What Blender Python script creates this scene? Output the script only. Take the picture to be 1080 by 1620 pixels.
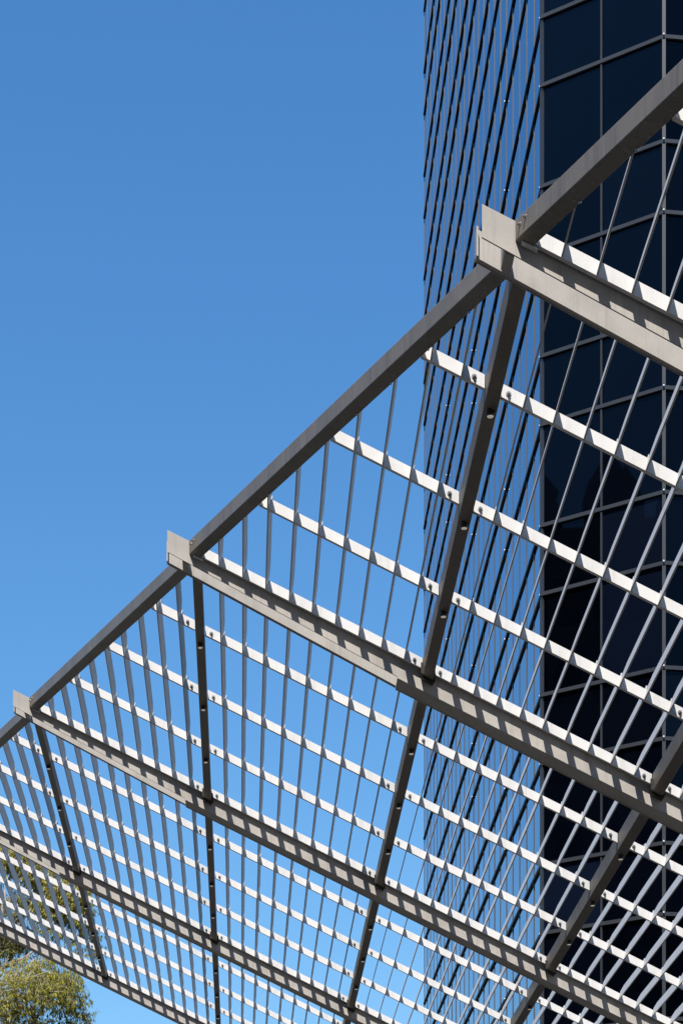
import bpy, bmesh, math, random
from mathutils import Vector, Matrix, Quaternion

random.seed(7)
scene = bpy.context.scene
for o in list(bpy.data.objects):
    bpy.data.objects.remove(o, do_unlink=True)
COL = scene.collection

# ------------------------------------------------------------------ camera
F_PX, W_PX, H_PX, HORIZON = 3600.0, 1080.0, 1620.0, 2354.0
EYE = 1.6
cam_d = bpy.data.cameras.new('camera')
cam_d.sensor_fit = 'HORIZONTAL'
cam_d.sensor_width = 36.0
cam_d.lens = 36.0 * F_PX / W_PX
cam_d.shift_x = 0.0
cam_d.shift_y = (HORIZON - H_PX / 2) / W_PX          # level camera with a rising front: verticals stay parallel
cam_d.clip_start = 0.1
cam_d.clip_end = 3000.0
cam = bpy.data.objects.new('camera', cam_d)
cam.location = (0, 0, EYE)
cam.rotation_euler = (math.radians(90), 0, 0)
COL.objects.link(cam)
scene.camera = cam

# ------------------------------------------------------------------ sky, sun, exposure
SUN_TO = Vector((-0.28, -1.0, 1.66)).normalized()     # towards the sun
SUN_EL = math.asin(SUN_TO.z)
SUN_ROT = math.atan2(SUN_TO.x, SUN_TO.y)
world = bpy.data.worlds.new('World')
scene.world = world
world.use_nodes = True
wn = world.node_tree
wn.nodes.clear()
sky = wn.nodes.new('ShaderNodeTexSky')
sky.sky_type = 'NISHITA'
sky.sun_disc = False
sky.sun_elevation = SUN_EL
sky.sun_rotation = SUN_ROT
sky.altitude = 0.0
sky.air_density = 1.5
sky.dust_density = 0.0
sky.ozone_density = 10.0
bg = wn.nodes.new('ShaderNodeBackground')
bg.inputs['Strength'].default_value = 0.103
wo = wn.nodes.new('ShaderNodeOutputWorld')
hs = wn.nodes.new('ShaderNodeHueSaturation')
hs.inputs['Saturation'].default_value = 1.15
wn.links.new(sky.outputs[0], hs.inputs['Color'])
wn.links.new(hs.outputs[0], bg.inputs[0])
wn.links.new(bg.outputs[0], wo.inputs[0])

sun_d = bpy.data.lights.new('sun', 'SUN')
sun_d.energy = 4.9
sun_d.angle = math.radians(0.53)
sun_d.color = (1.0, 0.94, 0.85)
sun = bpy.data.objects.new('sun', sun_d)
sun.rotation_euler = (-SUN_TO).to_track_quat('-Z', 'Y').to_euler()
sun.location = (-20, -60, 90)
COL.objects.link(sun)

scene.view_settings.view_transform = 'Standard'
scene.view_settings.look = 'None'
scene.view_settings.gamma = 1.0
scene.view_settings.use_curve_mapping = False
scene.view_settings.exposure = 0.60

# ------------------------------------------------------------------ materials
def newmat(name):
    m = bpy.data.materials.new(name)
    m.use_nodes = True
    nt = m.node_tree
    b = nt.nodes['Principled BSDF']
    return m, nt, b

def coords(nt, scale=(1, 1, 1), kind='Object'):
    tc = nt.nodes.new('ShaderNodeTexCoord')
    mp = nt.nodes.new('ShaderNodeMapping')
    mp.inputs['Scale'].default_value = scale
    nt.links.new(tc.outputs[kind], mp.inputs['Vector'])
    return mp.outputs[0]

def noise(nt, vec, scale, detail=5, rough=0.6):
    n = nt.nodes.new('ShaderNodeTexNoise')
    n.inputs['Scale'].default_value = scale
    n.inputs['Detail'].default_value = detail
    n.inputs['Roughness'].default_value = rough
    nt.links.new(vec, n.inputs['Vector'])
    return n.outputs['Fac']

def ramp(nt, fac, stops):
    r = nt.nodes.new('ShaderNodeValToRGB')
    e = r.color_ramp.elements
    e[0].position, e[0].color = stops[0][0], (*stops[0][1], 1)
    e[1].position, e[1].color = stops[-1][0], (*stops[-1][1], 1)
    for p, c in stops[1:-1]:
        k = e.new(p); k.color = (*c, 1)
    nt.links.new(fac, r.inputs[0])
    return r.outputs[0]

def mixc(nt, fac, a, b, blend='MIX'):
    m = nt.nodes.new('ShaderNodeMix')
    m.data_type = 'RGBA'; m.blend_type = blend
    if isinstance(fac, (int, float)): m.inputs[0].default_value = fac
    else: nt.links.new(fac, m.inputs[0])
    for i, v in ((6, a), (7, b)):
        if isinstance(v, tuple): m.inputs[i].default_value = (*v, 1)
        else: nt.links.new(v, m.inputs[i])
    return m.outputs[2]

def bump(nt, b, h, strength=0.1, dist=0.01):
    n = nt.nodes.new('ShaderNodeBump')
    n.inputs['Strength'].default_value = strength
    n.inputs['Distance'].default_value = dist
    nt.links.new(h, n.inputs['Height'])
    nt.links.new(n.outputs[0], b.inputs['Normal'])

def paint(name, col, var=0.12, rough=0.45, streak=0.0, spec=0.4, fine=140):
    m, nt, b = newmat(name)
    v = coords(nt)
    n1 = noise(nt, v, 3.2, 6)
    n2 = noise(nt, v, fine, 3)
    lo = tuple(c * (1 - var) for c in col); hi = tuple(min(1, c * (1 + var)) for c in col)
    c1 = ramp(nt, n1, [(0.3, lo), (0.7, hi)])
    c2 = mixc(nt, 0.10, c1, ramp(nt, n2, [(0.35, tuple(c * 0.55 for c in col)), (0.65, tuple(min(1, c * 1.35) for c in col))]))
    if streak > 0:
        vs = coords(nt, (30, 30, 1.2))
        ns = noise(nt, vs, 1.0, 4, 0.7)
        f = ramp(nt, ns, [(0.60, (0, 0, 0)), (0.74, (streak * 0.7,) * 3)])
        c2 = mixc(nt, f, c2, (0.62, 0.60, 0.56))
        nd = noise(nt, vs, 0.7, 4, 0.7)
        fd = ramp(nt, nd, [(0.52, (0, 0, 0)), (0.68, (streak,) * 3)])
        c2 = mixc(nt, fd, c2, tuple(c * 0.55 for c in col))
    nt.links.new(c2, b.inputs['Base Color'])
    b.inputs['Roughness'].default_value = rough
    b.inputs['Specular IOR Level'].default_value = spec
    bump(nt, b, n2, 0.06, 0.002)
    return m

M = {}
M['taupe'] = paint('taupe_steel_paint', (0.42, 0.395, 0.365), 0.15, 0.5, 0.40)
M['tube'] = paint('edge_tube_paint', (0.180, 0.162, 0.143), 0.14, 0.48, 0.55)
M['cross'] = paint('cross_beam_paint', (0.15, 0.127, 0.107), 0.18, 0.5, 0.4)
M['white'] = paint('white_powder_coat', (0.68, 0.675, 0.668), 0.07, 0.45, 0.22)
M['slat'] = paint('slat_powder_coat', (0.48, 0.478, 0.485), 0.10, 0.42, 0.1)
M['zinc'] = paint('zinc_bolt', (0.42, 0.42, 0.43), 0.2, 0.35)
M['zinc'].node_tree.nodes['Principled BSDF'].inputs['Metallic'].default_value = 0.7
M['housing'] = paint('lamp_housing_black', (0.03, 0.028, 0.026), 0.2, 0.5)
M['lens'] = paint('lamp_lens_opal', (0.86, 0.84, 0.76), 0.03, 0.25)
lb0 = M['lens'].node_tree.nodes['Principled BSDF']
lb0.inputs['Emission Color'].default_value = (1.0, 0.93, 0.78, 1)
lb0.inputs['Emission Strength'].default_value = 0.14      # weak emission set on the downlight lenses to make them pale

def glass(name, tint):
    """dark tinted, mirror-coated glass: near black seen square on, a mirror at a glancing angle"""
    m, nt, b = newmat(name)
    oi = nt.nodes.new('ShaderNodeObjectInfo')
    c = ramp(nt, oi.outputs['Random'], [(0.0, tuple(t * 0.4 for t in tint)), (0.8, tuple(t * 1.5 for t in tint)), (1.0, tuple(t * 4.0 for t in tint))])
    nt.links.new(c, b.inputs['Base Color'])
    b.inputs['Roughness'].default_value = 0.6
    b.inputs['Specular IOR Level'].default_value = 0.0
    gl = nt.nodes.new('ShaderNodeBsdfGlossy')
    gl.inputs['Roughness'].default_value = 0.015
    gl.inputs['Color'].default_value = (0.82, 0.91, 1.0, 1)
    lw = nt.nodes.new('ShaderNodeLayerWeight'); lw.inputs['Blend'].default_value = 0.5
    pw = nt.nodes.new('ShaderNodeMath'); pw.operation = 'POWER'; pw.inputs[1].default_value = 3.1
    nt.links.new(lw.outputs['Facing'], pw.inputs[0])
    ma = nt.nodes.new('ShaderNodeMath'); ma.operation = 'MULTIPLY_ADD'
    ma.inputs[1].default_value = 0.985; ma.inputs[2].default_value = 0.008
    nt.links.new(pw.outputs[0], ma.inputs[0])
    mx = nt.nodes.new('ShaderNodeMixShader')
    nt.links.new(ma.outputs[0], mx.inputs[0]); nt.links.new(b.outputs[0], mx.inputs[1]); nt.links.new(gl.outputs[0], mx.inputs[2])
    nt.links.new(mx.outputs[0], nt.nodes['Material Output'].inputs['Surface'])
    n = noise(nt, coords(nt), 0.8, 2)
    bn = nt.nodes.new('ShaderNodeBump'); bn.inputs['Strength'].default_value = 0.02; bn.inputs['Distance'].default_value = 0.004
    nt.links.new(n, bn.inputs['Height']); nt.links.new(bn.outputs[0], gl.inputs['Normal'])
    return m
M['glass'] = glass('tinted_glass', (0.0007, 0.0013, 0.0032))
M['spandrel'] = glass('spandrel_glass', (0.0010, 0.0019, 0.0044))
M['frame'] = paint('curtain_wall_aluminium', (0.036, 0.039, 0.044), 0.12, 0.42, 0.0, 0.4)
M['black'] = paint('transom_shade_black', (0.010, 0.011, 0.014), 0.2, 0.6, 0.0, 0.2)  # left-face transoms: the shade of their undersides is put into the colour
M['mullion'] = paint('grey_mullion_cap', (0.095, 0.095, 0.10), 0.12, 0.45, 0.0, 0.4)
M['core'] = paint('tower_core_dark', (0.02, 0.02, 0.022), 0.2, 0.8)
M['cap'] = paint('joint_cap', (0.75, 0.75, 0.73), 0.05, 0.3)

# ------------------------------------------------------------------ mesh helpers
class MB:
    def __init__(s):
        s.v = []; s.f = []
    def hexa(s, p):            # 8 points: bottom 0-3, top 4-7, counter-clockwise seen from above
        n = len(s.v); s.v += [tuple(q) for q in p]
        for f in ((0, 3, 2, 1), (4, 5, 6, 7), (0, 1, 5, 4), (1, 2, 6, 5), (2, 3, 7, 6), (3, 0, 4, 7)):
            s.f.append(tuple(n + i for i in f))
        return s
    def box(s, T, a, b):
        (x0, y0, z0), (x1, y1, z1) = a, b
        return s.hexa([T(*q) for q in ((x0, y0, z0), (x1, y0, z0), (x1, y1, z0), (x0, y1, z0),
                                       (x0, y0, z1), (x1, y0, z1), (x1, y1, z1), (x0, y1, z1))])
    def tube(s, pts, rad, n=7, cap=True):
        rings = []
        for i, p in enumerate(pts):
            p = Vector(p)
            d = (Vector(pts[min(i + 1, len(pts) - 1)]) - Vector(pts[max(i - 1, 0)])).normalized()
            a = d.orthogonal().normalized(); b = d.cross(a)
            base = len(s.v)
            for k in range(n):
                t = 2 * math.pi * k / n
                s.v.append(tuple(p + (a * math.cos(t) + b * math.sin(t)) * rad[i]))
            rings.append(base)
        for r0, r1 in zip(rings, rings[1:]):
            for k in range(n):
                s.f.append((r0 + k, r0 + (k + 1) % n, r1 + (k + 1) % n, r1 + k))
        if cap:
            s.f.append(tuple(rings[0] + k for k in reversed(range(n))))
            s.f.append(tuple(rings[-1] + k for k in range(n)))
        return s
    def mesh(s, name, mat, bevel=0.0):
        me = bpy.data.meshes.new(name)
        me.from_pydata(s.v, [], s.f)
        if bevel > 0:
            bm = bmesh.new(); bm.from_mesh(me)
            bmesh.ops.bevel(bm, geom=bm.edges[:], offset=bevel, segments=2, affect='EDGES', profile=0.5)
            bm.to_mesh(me); bm.free()
        me.materials.append(mat)
        me.update()
        return me

def link(name, data, parent=None, loc=(0, 0, 0)):
    o = bpy.data.objects.new(name, data)
    COL.objects.link(o)
    o.location = loc
    if parent is not None:
        o.parent = parent
    return o

def empty(name, loc, label, cat, group=None):
    o = bpy.data.objects.new(name, None)
    COL.objects.link(o)
    o.location = loc
    o.empty_display_size = 0.5
    o['label'] = label; o['category'] = cat
    if group: o['group'] = group
    return o

def px(p):                     # photograph pixel of a world point (for culling only)
    return (W_PX / 2 + F_PX * p[0] / max(p[1], 0.1), HORIZON - F_PX * (p[2] - EYE) / max(p[1], 0.1))

def in_view(pts, mx=140, my=140):
    xs, ys = zip(*[px(p) for p in pts])
    return max(xs) > -mx and min(xs) < W_PX + mx and max(ys) > -my and min(ys) < H_PX + my

# ------------------------------------------------------------------ ground
gm, gnt, gb = newmat('plaza_paving')
gv = coords(gnt)
gbk = gnt.nodes.new('ShaderNodeTexBrick')
gbk.inputs['Scale'].default_value = 1.0
gbk.inputs['Color1'].default_value = (0.024, 0.021, 0.017, 1)
gbk.inputs['Color2'].default_value = (0.031, 0.027, 0.022, 1)
gbk.inputs['Mortar'].default_value = (0.03, 0.03, 0.028, 1)
gbk.inputs['Mortar Size'].default_value = 0.008
gnt.links.new(gv, gbk.inputs['Vector'])
gn = noise(gnt, gv, 0.6, 6)
gc = mixc(gnt, 0.35, gbk.outputs[0], ramp(gnt, gn, [(0.3, (0.02, 0.018, 0.015)), (0.7, (0.04, 0.035, 0.029))]))
gnt.links.new(gc, gb.inputs['Base Color'])
gb.inputs['Roughness'].default_value = 0.85
g = MB()
g.v = [(-900, -900, 0), (900, -900, 0), (900, 900, 0), (-900, 900, 0)]; g.f = [(0, 1, 2, 3)]
ground = link('ground', g.mesh('ground', gm))
ground['kind'] = 'structure'

# ------------------------------------------------------------------ office tower
PSI = -0.0446
S2 = Vector((math.sin(PSI), math.cos(PSI), 0))          # away from the camera, along the tower's long side
B2 = Vector((math.cos(PSI), -math.sin(PSI), 0))
Z = Vector((0, 0, 1))
DC = 56.4
CORNER = Vector(((857 - 540) / F_PX * DC, DC, 0))
tower = empty('office_tower', (CORNER.x + 10, CORNER.y + 14, 0),
              'tall office tower clad in dark blue mirrored glass panes with grey mullions', 'building')
TB = tower.location.copy()
PAN = 1.5
Z0 = 36.34
FLOOR, SPAN = 4.203, 1.70
levels = []
k = -8
while Z0 + FLOOR * k < 72:
    for zz in (Z0 + FLOOR * k, Z0 + FLOOR * k + SPAN):
        if zz > 0.6: levels.append(zz)
    k += 1
TOP = levels[-1]
mid_dir = Vector((0.821, -0.570, 0)).normalized()
MIDW = 1.677
right_dir = Vector((7.2, 1.0, 0)).normalized()
C1 = CORNER + mid_dir * (2 * MIDW)
NR = 9
faces = [  # start, direction, outward normal, panel width, number of panels, key
    (CORNER, S2, -B2, PAN, 24, 'L'),
    (CORNER, mid_dir, Vector((mid_dir.y, -mid_dir.x, 0)), MIDW, 2, 'M'),
    (C1, right_dir, Vector((right_dir.y, -right_dir.x, 0)), PAN, NR, 'R'),
]
FAR = CORNER + S2 * (PAN * 24)
C2 = C1 + right_dir * (PAN * NR)
C3 = FAR + B2 * ((C2 - FAR).dot(B2))
# dark body behind the glass
mb = MB()
inset = 0.05
cen = (CORNER + C2 + C3 + FAR) / 4
ring = [FAR, CORNER, C1, C2, C3]
ring = [p + (cen - p).normalized() * 0.25 for p in ring]
n = len(ring)
mb.v = [tuple(p - TB) for p in ring] + [tuple(p - TB + Z * (TOP + 0.6)) for p in ring]
mb.f = [tuple(reversed(range(n))), tuple(range(n, 2 * n))] + [(i, (i + 1) % n, n + (i + 1) % n, n + i) for i in range(n)]
link('wall', mb.mesh('wall', M['core']), tower)

def pane_geo(mb, P, d, nrm, w, z0, z1, jig=True):
    a = P + d * 0.02; b = P + d * (w - 0.02)
    t = 0.012
    j = [random.uniform(-0.004, 0.004) for _ in range(4)] if jig else [0] * 4
    lo, hi = z0 + 0.02, z1 - 0.02
    pts = [a + Z * lo + nrm * j[0], b + Z * lo + nrm * j[1], b + Z * lo - nrm * t, a + Z * lo - nrm * t,
           a + Z * hi + nrm * j[2], b + Z * hi + nrm * j[3], b + Z * hi - nrm * t, a + Z * hi - nrm * t]
    # keep the winding outward whatever the handedness
    if d.cross(Z).dot(nrm) < 0:
        pts = [pts[1], pts[0], pts[3], pts[2], pts[5], pts[4], pts[7], pts[6]]
    mb.hexa(pts)

cand = []
rest = {'glass': MB(), 'spandrel': MB()}
for P0, d, nrm, w, cnt, key in faces:
    for i in range(cnt):
        P = P0 + d * (w * i)
        for z0, z1 in zip(levels, levels[1:]):
            kind = 'spandrel' if (z1 - z0) < 2.0 else 'glass'
            q = [P + Z * z0, P + d * w + Z * z1]
            vis = in_view(q, 0, 0)
            pxw = abs(px(q[0])[0] - px(q[1])[0])
            cand.append((not vis, -pxw, len(cand), P, d, nrm, w, z0, z1, kind))
cand.sort(key=lambda c: c[:3])
for idx, c in enumerate(cand):
    _, _, _, P, d, nrm, w, z0, z1, kind = c
    if idx < 300 and not c[0]:
        m_ = MB(); O = P + Z * z0
        pane_geo(m_, P - O, d, nrm, w, z0, z1)
        link('pane', m_.mesh('pane', M[kind]), tower, O - TB)
    else:
        pane_geo(rest[kind], P - TB, d, nrm, w, z0, z1)
for kname, r in rest.items():
    if r.v:
        o = link('glazing', r.mesh('glazing', M[kname]), tower); o['kind'] = 'stuff'

def bar3(mb, a, b, nrm, half, out, inn):
    """box between a and b, projecting `out` along nrm; half thickness across."""
    d = (b - a).normalized(); side = d.cross(nrm).normalized() * half
    p = [a - side - nrm * inn, a + side - nrm * inn, a + side + nrm * out, a - side + nrm * out]
    q = [x + (b - a) for x in p]
    mb.hexa(p + q)

# vertical mullions, one object each
for P0, d, nrm, w, cnt, key in faces:
    for i in range(cnt + 1):
        if key == 'M' and i in (0, 2): continue
        if key == 'R' and i == 0: continue
        P = P0 + d * (w * i)
        m_ = MB(); bar3(m_, Vector((0, 0, 0.3)), Vector((0, 0, TOP)), nrm, 0.024 if key == 'L' else 0.022, 0.015 if key == 'L' else 0.045, 0.02)
        link('mullion', m_.mesh('mullion', M['mullion' if key == 'L' else 'frame']), tower, P - TB)
for P, nrm in ((C1, (faces[1][2] + faces[2][2]).normalized()),):
    m_ = MB(); bar3(m_, Vector((0, 0, 0.3)), Vector((0, 0, TOP)), nrm, 0.042, 0.05, 0.05)
    link('corner_mullion', m_.mesh('corner_mullion', M['frame']), tower, P - TB)
m_ = MB(); bar3(m_, Vector((0, 0, 0.3)), Vector((0, 0, TOP)), (faces[0][2] + faces[1][2]).normalized(), 0.05, 0.03, 0.05)
link('corner_mullion', m_.mesh('corner_mullion', M['frame']), tower, CORNER - TB)
# horizontal transoms, one object each face and level
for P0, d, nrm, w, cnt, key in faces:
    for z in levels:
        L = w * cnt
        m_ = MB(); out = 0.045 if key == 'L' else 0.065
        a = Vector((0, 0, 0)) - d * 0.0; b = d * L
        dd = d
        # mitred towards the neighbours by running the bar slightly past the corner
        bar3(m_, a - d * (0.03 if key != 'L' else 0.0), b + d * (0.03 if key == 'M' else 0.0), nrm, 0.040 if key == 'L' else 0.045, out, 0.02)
        link('transom', m_.mesh('transom', M['black' if key == 'L' else 'frame']), tower, P0 + Z * (z + (0.002 if key == 'M' else 0)) - TB)  # left face takes the shade-darkened colour
# small bright joint caps where transoms cross the corner and every fourth mullion
capm = MB()
capm.box(lambda x, y, z: (x, y, z), (-0.018, -0.018, -0.02), (0.018, 0.018, 0.02))
cap_me = capm.mesh('joint_cap', M['cap'], 0.008)
for z in levels:
    if z < 8 or z > 42: continue
    for i in (0, 5, 11, 17):
        if i == 17 and int(z) % 2: continue
        link('joint_cap', cap_me, tower, CORNER + S2 * (PAN * i) - B2 * 0.056 + Z * z - TB)
    link('joint_cap', cap_me, tower, C1 + (faces[1][2] + faces[2][2]).normalized() * 0.09 + Z * (z + 0.03) - TB)

# ------------------------------------------------------------------ trellis canopy
LS, LB, SL = 6.0, 0.2932 * 6.0, 0.4887
T0 = Vector((-0.2278 * 6, 3.8749 * 6, EYE + 1.1803 * 6))     # beam 1, column 2
canopy = empty('trellis_canopy', (T0.x, T0.y, 0),
               'sloping steel sunshade trellis of taupe beams, white battens and thin angled slats', 'trellis canopy')
CB = canopy.location.copy()

def lat(b, c, u=0.0, v=0.0, w=0.0):
    uu = u + LB * (c - 2)
    return T0 - S2 * (LS * (b - 1)) + B2 * uu + S2 * v + Z * (w - SL * uu)
def sh(u, v, w):                                            # local shear: cuts stay vertical, tops follow the slope
    return tuple(B2 * u + S2 * v + Z * (w - SL * u))

BEAMS = [-1, 0, 1, 2, 3, 4]
CMAX = 6
BAR_H, BAR_D = 0.078, 0.052
NOSE = -0.222
H0, H1 = 0.076, 0.142
U1 = 0.87 * LB
WEB_V, WEB_T, GAP = 0.045, 0.012, 0.185
FAR_V = WEB_V + WEB_T + GAP
TOPW = 0.090
SW, SBOT, STOP = 0.037, -0.055, 0.082

def web_mesh(mb, v0, v1, L, top):
    xs = [NOSE, U1, L]; hs = [H0 + (H1 - H0) * (NOSE - NOSE) , H1, H1]
    for (x0, h0), (x1, h1) in zip(list(zip(xs, hs)), list(zip(xs, hs))[1:]):
        pass
    pts_lo = [(NOSE, -H0), (U1, -H1), (L, -H1)]
    n = len(mb.v)
    for v in (v0, v1):
        for (x, h) in pts_lo: mb.v.append(sh(x, v, h))
        for (x, h) in pts_lo: mb.v.append(sh(x, v, top))
    a = lambda side, k: n + side * 6 + k
    for k in (0, 1):
        mb.f.append((a(0, k), a(0, k + 1), a(0, k + 4), a(0, k + 3)))
        mb.f.append((a(1, k + 1), a(1, k), a(1, k + 3), a(1, k + 4)))
        mb.f.append((a(0, k + 1), a(0, k), a(1, k), a(1, k + 1)))
        mb.f.append((a(0, k + 3), a(0, k + 4), a(1, k + 4), a(1, k + 3)))
    mb.f.append((a(0, 0), a(0, 3), a(1, 3), a(1, 0)))
    mb.f.append((a(0, 2), a(1, 2), a(1, 5), a(0, 5)))

for b in BEAMS:
    O = lat(b, b) - CB
    L = LB * (CMAX - b) + 0.25
    root = MB(); web_mesh(root, WEB_V, WEB_V + WEB_T, L, TOPW)
    beam = link('main_beam', root.mesh('main_beam', M['taupe']), canopy, O)
    m_ = MB(); web_mesh(m_, FAR_V, FAR_V + WEB_T, L, TOPW - 0.02)
    link('rear_web', m_.mesh('rear_web', M['taupe']), beam)
    # bottom flange of the rear web: runs along the tapered nose, then level with the slope
    m_ = MB()
    t = 0.010
    def flange(m_, u0, h0, u1, h1, va, vb, th):
        p = [sh(u0, va, -h0 - th), sh(u1, va, -h1 - th), sh(u1, vb, -h1 - th), sh(u0, vb, -h0 - th),
             sh(u0, va, -h0), sh(u1, va, -h1), sh(u1, vb, -h1), sh(u0, vb, -h0)]
        m_.hexa(p)
    flange(m_, NOSE, H0 - .0065, U1 - 0.002, H1 - .0065, FAR_V + WEB_T + 0.0005, FAR_V + WEB_T + 0.030, 0.005)
    flange(m_, NOSE, H0 - 0.001, U1 - 0.002, H1 - 0.001, FAR_V + WEB_T + 0.026, FAR_V + WEB_T + 0.030, 0.006)
    link('bottom_flange', m_.mesh('bottom_flange', M['taupe']), beam)
    m_ = MB()
    flange(m_, U1, H1 + .0005, L, H1 + .0005, WEB_V - 0.004, FAR_V + WEB_T + 0.030, 0.012)
    flange(m_, U1, H1 + 0.0128, L, H1 + 0.0128, FAR_V + WEB_T + 0.022, FAR_V + WEB_T + 0.030, 0.005)
    link('bottom_plate', m_.mesh('bottom_plate', M['taupe']), beam)
    # vertical end lip on the rear web and a spacer block between the webs at the node
    m_ = MB(); m_.box(sh, (NOSE - 0.010, FAR_V - 0.028, -H0 - 0.004), (NOSE - 0.001, FAR_V + WEB_T + 0.03, TOPW - 0.02))
    link('end_plate', m_.mesh('end_plate', M['taupe']), beam)
    m_ = MB(); m_.box(sh, (-0.108, WEB_V + WEB_T + 0.001, -0.090), (-0.058, FAR_V - 0.02, 0.03))
    link('spacer_block', m_.mesh('spacer_block', M['taupe'], 0.004), beam)

# edge tubes from node to node (near web of beam b to rear web of beam b+1)
def bolt_mesh(r=0.0105, h=0.018, n=6):
    mb = MB()
    mb.tube([sh(0, 0, 0), sh(0, -0.004, 0)], [r * 1.45, r * 1.45], 10)
    mb.tube([sh(0, -0.004, 0), sh(0, -0.004 - h * 0.6, 0)], [r, r], n)
    mb.tube([sh(0, -0.004 - h * 0.6, 0), sh(0, -0.004 - h, 0)], [r * 0.55, r * 0.5], n)
    return mb.mesh('bolt', M['zinc'])
BOLT = bolt_mesh()
TUL, TUR = -0.056, 0.022          # tube sides at its far end; it runs 45 mm further out at the near end
TUSH = -0.045
for b in (-1, 0, 1, 2, 3):
    n0 = lat(b, b, 0, WEB_V - 0.002); n1 = lat(b + 1, b + 1, 0, FAR_V + WEB_T + 0.034)
    O = n0
    def corner(P, u, w): return P + B2 * u + Z * (w - SL * u) - O
    p0 = [corner(n0, TUL, -0.012), corner(n0, TUR, -0.012), corner(n0, TUR, 0.092), corner(n0, TUL, 0.092)]
    p1 = [corner(n1, TUL + TUSH, -0.012), corner(n1, TUR + TUSH, -0.012), corner(n1, TUR + TUSH, 0.092), corner(n1, TUL + TUSH, 0.092)]
    m_ = MB()
    m_.hexa([p1[0], p1[1], p0[1], p0[0], p1[3], p1[2], p0[2], p0[3]])
    tube = link('edge_tube', m_.mesh('edge_tube', M['tube'], 0.004), canopy, O - CB)
    # connecting cleat with two bolts on the near web beside the tube
    e = (n1 - n0).normalized(); side = Vector((-e.y, e.x, 0))
    if side.x > 0: side = -side
    for k, (t_, w_) in enumerate(((0.06, 0.05), (0.13, 0.062))):
        c = corner(n0, TUL, w_) + e * t_
        mm = MB(); mm.tube([c, c + side * 0.004], [0.010, 0.010], 8); mm.tube([c + side * 0.004, c + side * 0.018], [0.007, 0.006], 6)
        link('bolt', mm.mesh('bolt', M['zinc']), tube)
    for i in range(1, 10):          # small fixings under the tube where slats end
        t_ = i / 10
        c = p0[1].lerp(p1[1], t_) + B2 * -0.010 + Z * -0.0005
        mm = MB(); mm.tube([c, c - Z * 0.008], [0.008, 0.006], 6)
        link('bolt', mm.mesh('bolt', M['zinc']), tube)
    mm = MB(); q0 = corner(n0, 0.004, -0.014)
    mm.box(lambda x, y, z: tuple(q0 + Vector(sh(x, y, z))), (-0.030, -0.040, -0.007), (0.050, -0.004, 0.0))
    link('clip_plate', mm.mesh('clip_plate', M['white']), tube)

# cross beams with small downlights
lampm = MB(); lampm.tube([(0, 0, 0.002), (0, 0, -0.036)], [0.022, 0.022], 16)
LAMP = lampm.mesh('lamp_housing', M['housing'])
lensm = MB(); lensm.tube([(0, 0, -0.0365), (0, 0, -0.040)], [0.019, 0.017], 16)
LENS = lensm.mesh('lamp_lens', M['lens'])
cm = MB(); V0 = -LS + FAR_V + WEB_T + 0.034; V1 = WEB_V - 0.003
cm.box(sh, (-SW, V0, SBOT), (SW, V1, STOP))
CROSS = cm.mesh('cross_beam', M['cross'], 0.003)
clm = MB()
clm.box(sh, (-SW - 0.018, V1 - 0.075, -0.050), (-SW - 0.0005, V1 - 0.001, 0.03))
clm.box(sh, (SW + 0.0005, V1 - 0.075, -0.050), (SW + 0.018, V1 - 0.001, 0.03))
clm.box(sh, (-SW - 0.004, V1 - 0.05, SBOT - 0.022), (SW + 0.004, V1 - 0.001, SBOT - 0.0005))
CLEAT = clm.mesh('cleat', M['housing'])
for b in BEAMS[:-1]:
    for c in range(b + 1, CMAX + 1):
        a = lat(b, c)
        if not in_view([a, lat(b, c, 0, V0)], 160, 160): continue
        cb = link('cross_beam', CROSS, canopy, a - CB)
        link('cleat', CLEAT, cb)
        for k in range(1, 4):
            lp = Vector(sh(0, (0.0, -1.42, -2.90, -4.42)[k] + 0.10, SBOT))
            link('lamp_housing', LAMP, cb, lp)
            link('lamp_lens', LENS, cb, lp)

# white battens (channel section) per cell, each with its two bolts
def batten_mesh(L):
    mb = MB()
    mb.box(sh, (0, 0, 0), (L, 0.006, BAR_H))
    mb.box(sh, (0, 0.0061, 0.0), (L, 0.030, 0.006))
    mb.box(sh, (0, 0.0061, BAR_H - 0.006), (L, BAR_D, BAR_H))
    mb.box(sh, (0, 0.0300, 0.0), (L, 0.034, 0.012))
    return mb.mesh('batten', M['white'])
FULL_L = LB - 2 * SW - 0.012
BAT_FULL = batten_mesh(FULL_L)
BAT_EDGE = {}
def tri_start(v):                  # where a row at depth v meets the edge tube, measured from the node column of the far beam
    return (LB + TUSH) * (0.043 - v) / 5.753 + TUR + 0.004
battens = 0
VK = [0.0, -1.42, -2.90, -4.42]
for b in BEAMS[:-1]:
    for k in range(4):
        v = VK[k]
        for c in range(b, CMAX + 1):
            if c == b:
                u0 = tri_start(v); u1 = LB - SW - 0.006
                if u1 - u0 < 0.05: continue
                if k not in BAT_EDGE: BAT_EDGE[k] = batten_mesh(u1 - u0)
                me, Lb_ = BAT_EDGE[k], u1 - u0
            else:
                u0 = SW + 0.006; me, Lb_ = BAT_FULL, FULL_L
            a = lat(b, c, u0, v); e = lat(b, c, u0 + Lb_, v)
            if not in_view([a, e], 60, 60): continue
            bt = link('batten', me, canopy, a - CB); battens += 1
            for ub in ((0.050,) if c > b else ()) + (Lb_ - 0.060,):
                link('bolt', BOLT, bt, sh(ub, -0.0005, 0.036))
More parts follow.
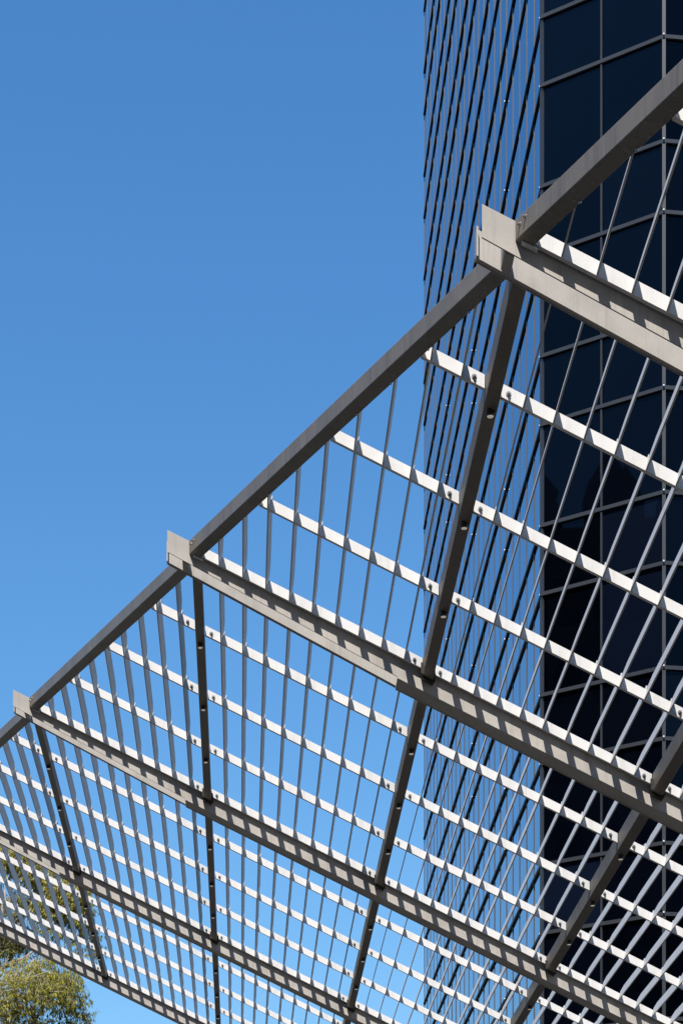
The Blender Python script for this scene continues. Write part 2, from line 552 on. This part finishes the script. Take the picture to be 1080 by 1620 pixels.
# battens on the nearest beam (no bay further towards the camera is built)
# slats: plates set square to the slope, notched down to each batten at their far end
LEAN = 0.26
SL_H, SL_T, SL_E = 0.116, 0.009, 0.090
def slat_mesh_geo(mb, v0, v1, cham=True, off=None, z0=0.002):
    T = (lambda u, v, w: sh(u, v, w)) if off is None else (lambda u, v, w: tuple(Vector(sh(u, v, w)) + off))
    prof = [(v0, z0), (v1, z0), (v1, SL_E), (v1 - 0.17, SL_H), (v0, SL_H)] if cham and (v1 - v0) > 0.25 else \
           [(v0, z0), (v1, z0), (v1, SL_E), (v0, SL_E)]
    n = len(mb.v); N = len(prof)
    for du in (-SL_T / 2, SL_T / 2):
        for v, w in prof:
            # lean: shift sideways with height; +SL*u keeps the plate square to the slope
            uu = du + w * LEAN
            mb.v.append(tuple(B2 * uu + S2 * v + Z * (w + (-SL * du)) + (off if off is not None else Vector((0, 0, 0)))))
    mb.f.append(tuple(n + i for i in range(N)))
    mb.f.append(tuple(n + N + i for i in reversed(range(N))))
    for i in range(N):
        j = (i + 1) % N
        mb.f.append((n + j, n + i, n + N + i, n + N + j))
SEGS = [1.42 - BAR_D - 0.004, 1.48 - BAR_D - 0.004, 1.52 - BAR_D - 0.004, 1.58 - (FAR_V + WEB_T + 0.032) - 0.002]
SLATS = []
for sg in SEGS:
    ma = MB(); slat_mesh_geo(ma, -sg, -0.001); SLATS.append(ma.mesh('slat', M['slat']))
slats = []
NS = 10
for b in BEAMS[:-1]:
    for c in range(b, CMAX):
        for i in range(1, NS):
            u_base = LB * i / NS - 0.002
            for k in range(4):
                u = u_base + random.uniform(-0.004, 0.004)
                ve = VK[k]
                seg = SEGS[k]
                vs = ve - seg
                tri = False
                if c == b:
                    vcut = 0.043 - 5.753 * (u - 0.008) / (LB + TUSH)
                    if vcut > ve - 0.03: continue
                    if vcut > vs: vs = vcut; tri = True
                a = lat(b, c, u, ve); s_ = lat(b, c, u, vs)
                if not in_view([a, s_], 90, 90): continue
                vis = in_view([a, s_], -5, -5)
                pa, pb = px(a), px(s_)
                size = math.hypot(pa[0] - pb[0], pa[1] - pb[1])
                slats.append((not vis, -size, len(slats), a, vs - ve, tri, k))
slats.sort(key=lambda s: s[:3])
rest_s = MB()
for idx, (nv, _, _, a, dv, tri, k) in enumerate(slats):
    if idx < 300 and not nv:
        if tri:
            ma = MB(); slat_mesh_geo(ma, dv, -0.001); me = ma.mesh('slat', M['slat'])
        else:
            me = SLATS[k]
        o = link('slat', me, canopy, a - CB)
    else:
        slat_mesh_geo(rest_s, dv, -0.001, True, a - CB)
o = link('far_slats', rest_s.mesh('far_slats', M['slat']), canopy); o['kind'] = 'stuff'
print('slats', len(slats), 'battens', battens)

# posts that carry the low side of the beams, outside the picture
for b in BEAMS:
    p = lat(b, CMAX, 0.05, (WEB_V + FAR_V) / 2)
    m_ = MB(); h = p.z - H1 - 0.03
    m_.box(lambda x, y, z: (x, y, z), (-0.09, -0.09, 0), (0.09, 0.09, h))
    m_.box(lambda x, y, z: (x, y, z), (-0.2, -0.2, 0.001), (0.2, 0.2, 0.02))
    link('post', m_.mesh('post', M['taupe']), canopy, Vector((p.x, p.y, 0)) - CB)

# ------------------------------------------------------------------ gum tree behind the far end of the canopy
lm, lnt, lb_ = newmat('gum_leaf')
oi = lnt.nodes.new('ShaderNodeVertexColor'); oi.layer_name = 'tone'
lc = ramp(lnt, oi.outputs['Color'], [(0.0, (0.06, 0.085, 0.012)), (0.5, (0.30, 0.30, 0.032)), (1.0, (0.50, 0.45, 0.075))])
lnt.links.new(lc, lb_.inputs['Base Color'])
lb_.inputs['Roughness'].default_value = 0.45
tr = lnt.nodes.new('ShaderNodeBsdfTranslucent'); lnt.links.new(lc, tr.inputs['Color'])
mx = lnt.nodes.new('ShaderNodeMixShader'); mx.inputs[0].default_value = 0.42
lnt.links.new(lb_.outputs[0], mx.inputs[1]); lnt.links.new(tr.outputs[0], mx.inputs[2])
lnt.links.new(mx.outputs[0], lnt.nodes['Material Output'].inputs['Surface'])
bark, bnt, bb = newmat('gum_bark')
bv = coords(bnt, (1, 1, 0.35))
bn_ = noise(bnt, bv, 6, 6)
bnt.links.new(ramp(bnt, bn_, [(0.35, (0.22, 0.17, 0.13)), (0.55, (0.48, 0.40, 0.33)), (0.75, (0.62, 0.54, 0.46))]), bb.inputs['Base Color'])
bb.inputs['Roughness'].default_value = 0.8
bump(bnt, bb, bn_, 0.3, 0.02)

TD = 48.0
def tp(x, y, dy=0.0):
    Y = TD + dy
    return Vector(((x - 540) / F_PX * Y, Y, EYE + (HORIZON - y) / F_PX * Y))
base = Vector((tp(-70, 0).x, TD, 0))
tree = empty('gum_tree', base, 'tall gum tree with pale branches and drooping olive leaves behind the canopy', 'tree')
rng = random.Random(21)
wood = MB()
def limb(pts, r0, r1, n=7, sub=5):
    P = [Vector(p) - base for p in pts]
    out = []
    for i in range(len(P) - 1):
        a, b = P[i], P[i + 1]
        for s in range(sub):
            t = s / sub
            q = a.lerp(b, t)
            if i or s: q += Vector([rng.uniform(-1, 1) for _ in range(3)]) * (b - a).length * 0.025
            out.append(q)
    out.append(P[-1])
    R = [r0 + (r1 - r0) * i / (len(out) - 1) for i in range(len(out))]
    wood.tube(out, R, n)
    return [q + base for q in out]
fork = Vector((base.x - 0.1, TD + 0.2, 7.2))
limb([base, base + Vector((0.15, 0.1, 3.6)), fork], 0.34, 0.22, 10)
limbs = []
limbs.append(limb([fork, tp(-90, 1640), tp(-45, 1560), tp(0, 1534), tp(50, 1508), tp(80, 1490, .3)], 0.05, 0.010))
limbs.append(limb([fork, tp(-60, 1660, .6), tp(-30, 1545, .7), tp(20, 1527, .6), tp(58, 1513, .5)], 0.05, 0.010))
limbs.append(limb([fork, tp(-10, 1760), tp(30, 1670), tp(50, 1618), tp(56, 1590, .1)], 0.12, 0.03))
limbs.append(limb([tp(50, 1618), tp(67, 1600, -.2), tp(66, 1580, -.3)], 0.04, 0.018, 6))
limbs.append(limb([tp(56, 1590, .1), tp(52, 1572, .0), tp(38, 1580 - 20, -.1)], 0.018, 0.008, 5))
limbs.append(limb([tp(-20, 1545, .7), tp(20, 1470, .8), tp(75, 1410, .9), tp(105, 1390, 1.0)], 0.06, 0.010))
limbs.append(limb([tp(-10, 1540), tp(0, 1470, -.4), tp(10, 1390, -.4)], 0.07, 0.010))
limbs.append(limb([tp(-30, 1500, .7), tp(40, 1440, .5), tp(130, 1440, .6)], 0.035, 0.008))
limbs.append(limb([fork, tp(-130, 1500, .5), tp(-120, 1400, .8), tp(-100, 1330, .6)], 0.13, 0.02))
limbs.append(limb([fork, tp(-200, 1560, -.5), tp(-240, 1450, -.8)], 0.12, 0.02))
limbs.append(limb([fork, tp(-120, 1700, 1.5), tp(-60, 1580, 2.4), tp(0, 1480, 2.6)], 0.10, 0.02))
trunk = link('trunk', wood.mesh('trunk', bark), tree)

# leaf sprays: clumps of hanging lance-shaped leaves on fine twigs
verts, facs, tones = [], [], []
twig = MB()
def leaf(p, d, L, wd, tone):
    d = d.normalized()
    s = d.cross(Vector([rng.uniform(-1, 1) for _ in range(3)])).normalized() * wd
    bend = Vector((rng.uniform(-1, 1), rng.uniform(-1, 1), 0)) * L * 0.12
    n = len(verts)
    m = p + d * L * 0.45 + bend
    verts.extend([tuple(p), tuple(m + s), tuple(p + d * L), tuple(m - s)])
    facs.append((n, n + 1, n + 2, n + 3)); tones.append(tone)
def clump(cx, cy, dy, rx, ry, rz, nspray, tone_mid, px_units=True):
    C = tp(cx, cy, dy) - base
    k = TD / F_PX
    R = Vector((rx * k, rz, ry * k))
    for _ in range(nspray):
        while True:
            q = Vector([rng.uniform(-1, 1) for _ in range(3)])
            if q.length < 1: break
        q = q * (0.55 + 0.45 * q.length)
        P = C + Vector((q.x * R.x, q.y * R.y, q.z * R.z))
        ax = Vector((q.x * 0.5 + rng.uniform(-.6, .6), q.y * 0.5 + rng.uniform(-.6, .6), rng.uniform(-0.5, 0.15))).normalized()
        ln = rng.uniform(0.16, 0.34)
        tone = min(1, max(0, tone_mid + rng.gauss(0, 0.16)))
        twig.tube([P - ax * ln * 0.7, P + ax * ln], [0.004, 0.002], 3, False)
        for j in range(rng.randint(9, 15)):
            t = rng.uniform(-0.4, 1)
            o_ = P + ax * ln * t
            dv = Vector((rng.uniform(-.7, .7), rng.uniform(-.7, .7), -1.0)) + ax * 0.5
            leaf(o_, dv, rng.uniform(0.07, 0.15), rng.uniform(0.007, 0.013), min(1, max(0, tone + rng.gauss(0, 0.12))))
# lower clump seen below the last beam
clump(62, 1565, -0.6, 55, 34, 0.7, 220, 0.72)
clump(18, 1575, -0.3, 42, 38, 0.7, 200, 0.7)
clump(100, 1572, -0.2, 28, 36, 0.5, 110, 0.55)
clump(112, 1600, 0.1, 20, 22, 0.4, 45, 0.35)
clump(30, 1625, 0.2, 60, 34, 0.8, 180, 0.5)
clump(-25, 1600, 0, 40, 50, 1.0, 200, 0.5)
clump(80, 1640, 0.3, 55, 26, 0.6, 130, 0.4)
clump(45, 1536, -0.4, 55, 22, 0.5, 100, 0.66)
clump(125, 1560, -0.1, 16, 34, 0.3, 26, 0.6)
clump(130, 1610, 0.1, 14, 24, 0.3, 22, 0.45)
clump(72, 1522, -0.2, 34, 10, 0.3, 26, 0.6)
clump(98, 1548, -0.3, 30, 12, 0.4, 60, 0.62)
# upper sprays seen through the slats
clump(18, 1485, 0.6, 42, 26, 0.7, 170, 0.28)
clump(-5, 1500, 0.4, 40, 30, 0.7, 150, 0.2)
clump(15, 1350, 0.2, 26, 30, 0.5, 200, 0.78)
clump(60, 1382, 0.2, 34, 26, 0.5, 120, 0.72)
clump(102, 1412, 0.3, 32, 34, 0.5, 340, 0.8)
clump(84, 1440, 0.4, 40, 26, 0.5, 200, 0.74)
clump(128, 1460, 0.4, 18, 40, 0.4, 80, 0.55)
clump(150, 1500, 0.4, 14, 34, 0.3, 26, 0.5)
clump(30, 1430, 0.2, 30, 20, 0.5, 90, 0.6)
clump(40, 1362, 0.2, 40, 26, 0.5, 170, 0.8)
clump(70, 1410, 0.5, 40, 30, 0.5, 110, 0.72)
clump(120, 1430, 0.2, 24, 30, 0.4, 150, 0.8)
clump(78, 1478, 0.3, 30, 22, 0.5, 38, 0.5)
clump(115, 1510, 0.3, 26, 22, 0.4, 40, 0.5)
clump(-30, 1420, 0.6, 45, 80, 1.2, 220, 0.5)
clump(-110, 1400, 0.6, 60, 90, 1.6, 260, 0.5)
clump(-110, 1560, 0.3, 60, 70, 1.6, 200, 0.45)
clump(-210, 1470, -.4, 70, 90, 1.8, 260, 0.5)
clump(0, 1460, 2.6, 60, 40, 0.8, 70, 0.4)
cme = bpy.data.meshes.new('crown')
cme.from_pydata(verts, [], facs)
vc = cme.color_attributes.new('tone', 'FLOAT_COLOR', 'CORNER')
flat = []
for t in tones: flat += [t, t, t, 1.0] * 4
vc.data.foreach_set('color', flat)
cme.materials.append(lm)
crown = link('crown', cme, tree)
tw = link('twigs', twig.mesh('twigs', bark), crown)

# ------------------------------------------------------------------ building across the street, seen only mirrored in the glass
stone = paint('brown_sandstone', (0.26, 0.22, 0.17), 0.2, 0.85)  # plain brown stone colour with random variation
ob_dir = Vector((-0.889, -0.458, 0)).normalized()
ob_c = Vector((6.3, 55.4, 0)) + ob_dir * 62.0
ob = empty('stone_building', ob_c, 'dark stone building with pointed gables mirrored in the lower tower glass', 'building')
fx = Vector((-ob_dir.y, ob_dir.x, 0))           # along its facade
def OT(a, d, z): return tuple(fx * a + ob_dir * d + Z * z)
EAV = 51.0
m_ = MB(); m_.box(OT, (-34, 0, 0), (34, 16, EAV))  # wall widened well past the gables to block low sky light
link('wall', m_.mesh('wall', stone), ob)
for gx, gw, gh in ((-12.6, 3.3, 3.2), (-8.2, 3.0, 2.9), (-3.9, 3.2, 3.6), (0.2, 2.8, 3.8), (4.1, 3.2, 3.4), (8.6, 3.0, 3.0), (12.8, 3.2, 3.3)):
    m_ = MB(); h = gw / 2
    prof = [(-h, 0), (-h * 0.96, gh * 0.35), (-h * 0.75, gh * 0.62), (-h * 0.4, gh * 0.82), (0, gh), (h * 0.4, gh * 0.82), (h * 0.75, gh * 0.62), (h * 0.96, gh * 0.35), (h, 0)]
    N_ = len(prof)
    for dd in (0.05, 1.6):
        for a_, z_ in prof: m_.v.append(OT(gx + a_, dd, EAV + z_ + 0.001))
    m_.f.append(tuple(range(N_))); m_.f.append(tuple(reversed(range(N_, 2 * N_))))
    for i in range(N_):
        j = (i + 1) % N_; m_.f.append((j, i, N_ + i, N_ + j))
    link('gable', m_.mesh('gable', stone), ob)
wm = MB(); wm.box(OT, (-0.7, -0.06, 0), (0.7, 0.0, 2.2)); WIN = wm.mesh('window', M['glass'])
for i in range(-15, 16):
    for zf in range(3, 12):
        link('window', WIN, ob, OT(i * 2.1, -0.002, zf * 4.2))

# ------------------------------------------------------------------ unseen block added behind the camera to cut sky fill on shaded faces
blk = empty('sky_fill_blocker', (4, -30, 0), 'unseen concrete block added behind the camera to hold back low sky light', 'building')
conc = paint('weathered_concrete', (0.20, 0.18, 0.155), 0.2, 0.9)
BT = lambda x, y, z: (x, y, z)
BH = 44.0
m_ = MB(); m_.box(BT, (-62, -18, 0), (62, 0, BH)); link('wall', m_.mesh('wall', conc), blk)
m_ = MB(); m_.box(BT, (-62.3, -18.3, BH + 0.002), (62.3, 0.3, BH + 1.0)); link('parapet', m_.mesh('parapet', conc), blk)
m_ = MB(); m_.box(BT, (-61.5, 0.004, 0), (61.5, 0.05, 2.0)); STRIP = m_.mesh('window_band', M['glass'])
m_ = MB(); m_.box(BT, (-62, 0.0, 0), (62, 0.5, 0.35)); SILL = m_.mesh('sill', conc)
for k in range(11):
    wb = link('window_band', STRIP, blk, (0, 0, 1.2 + k * 3.9)); link('sill', SILL, wb, (0, 0.003, -0.36))
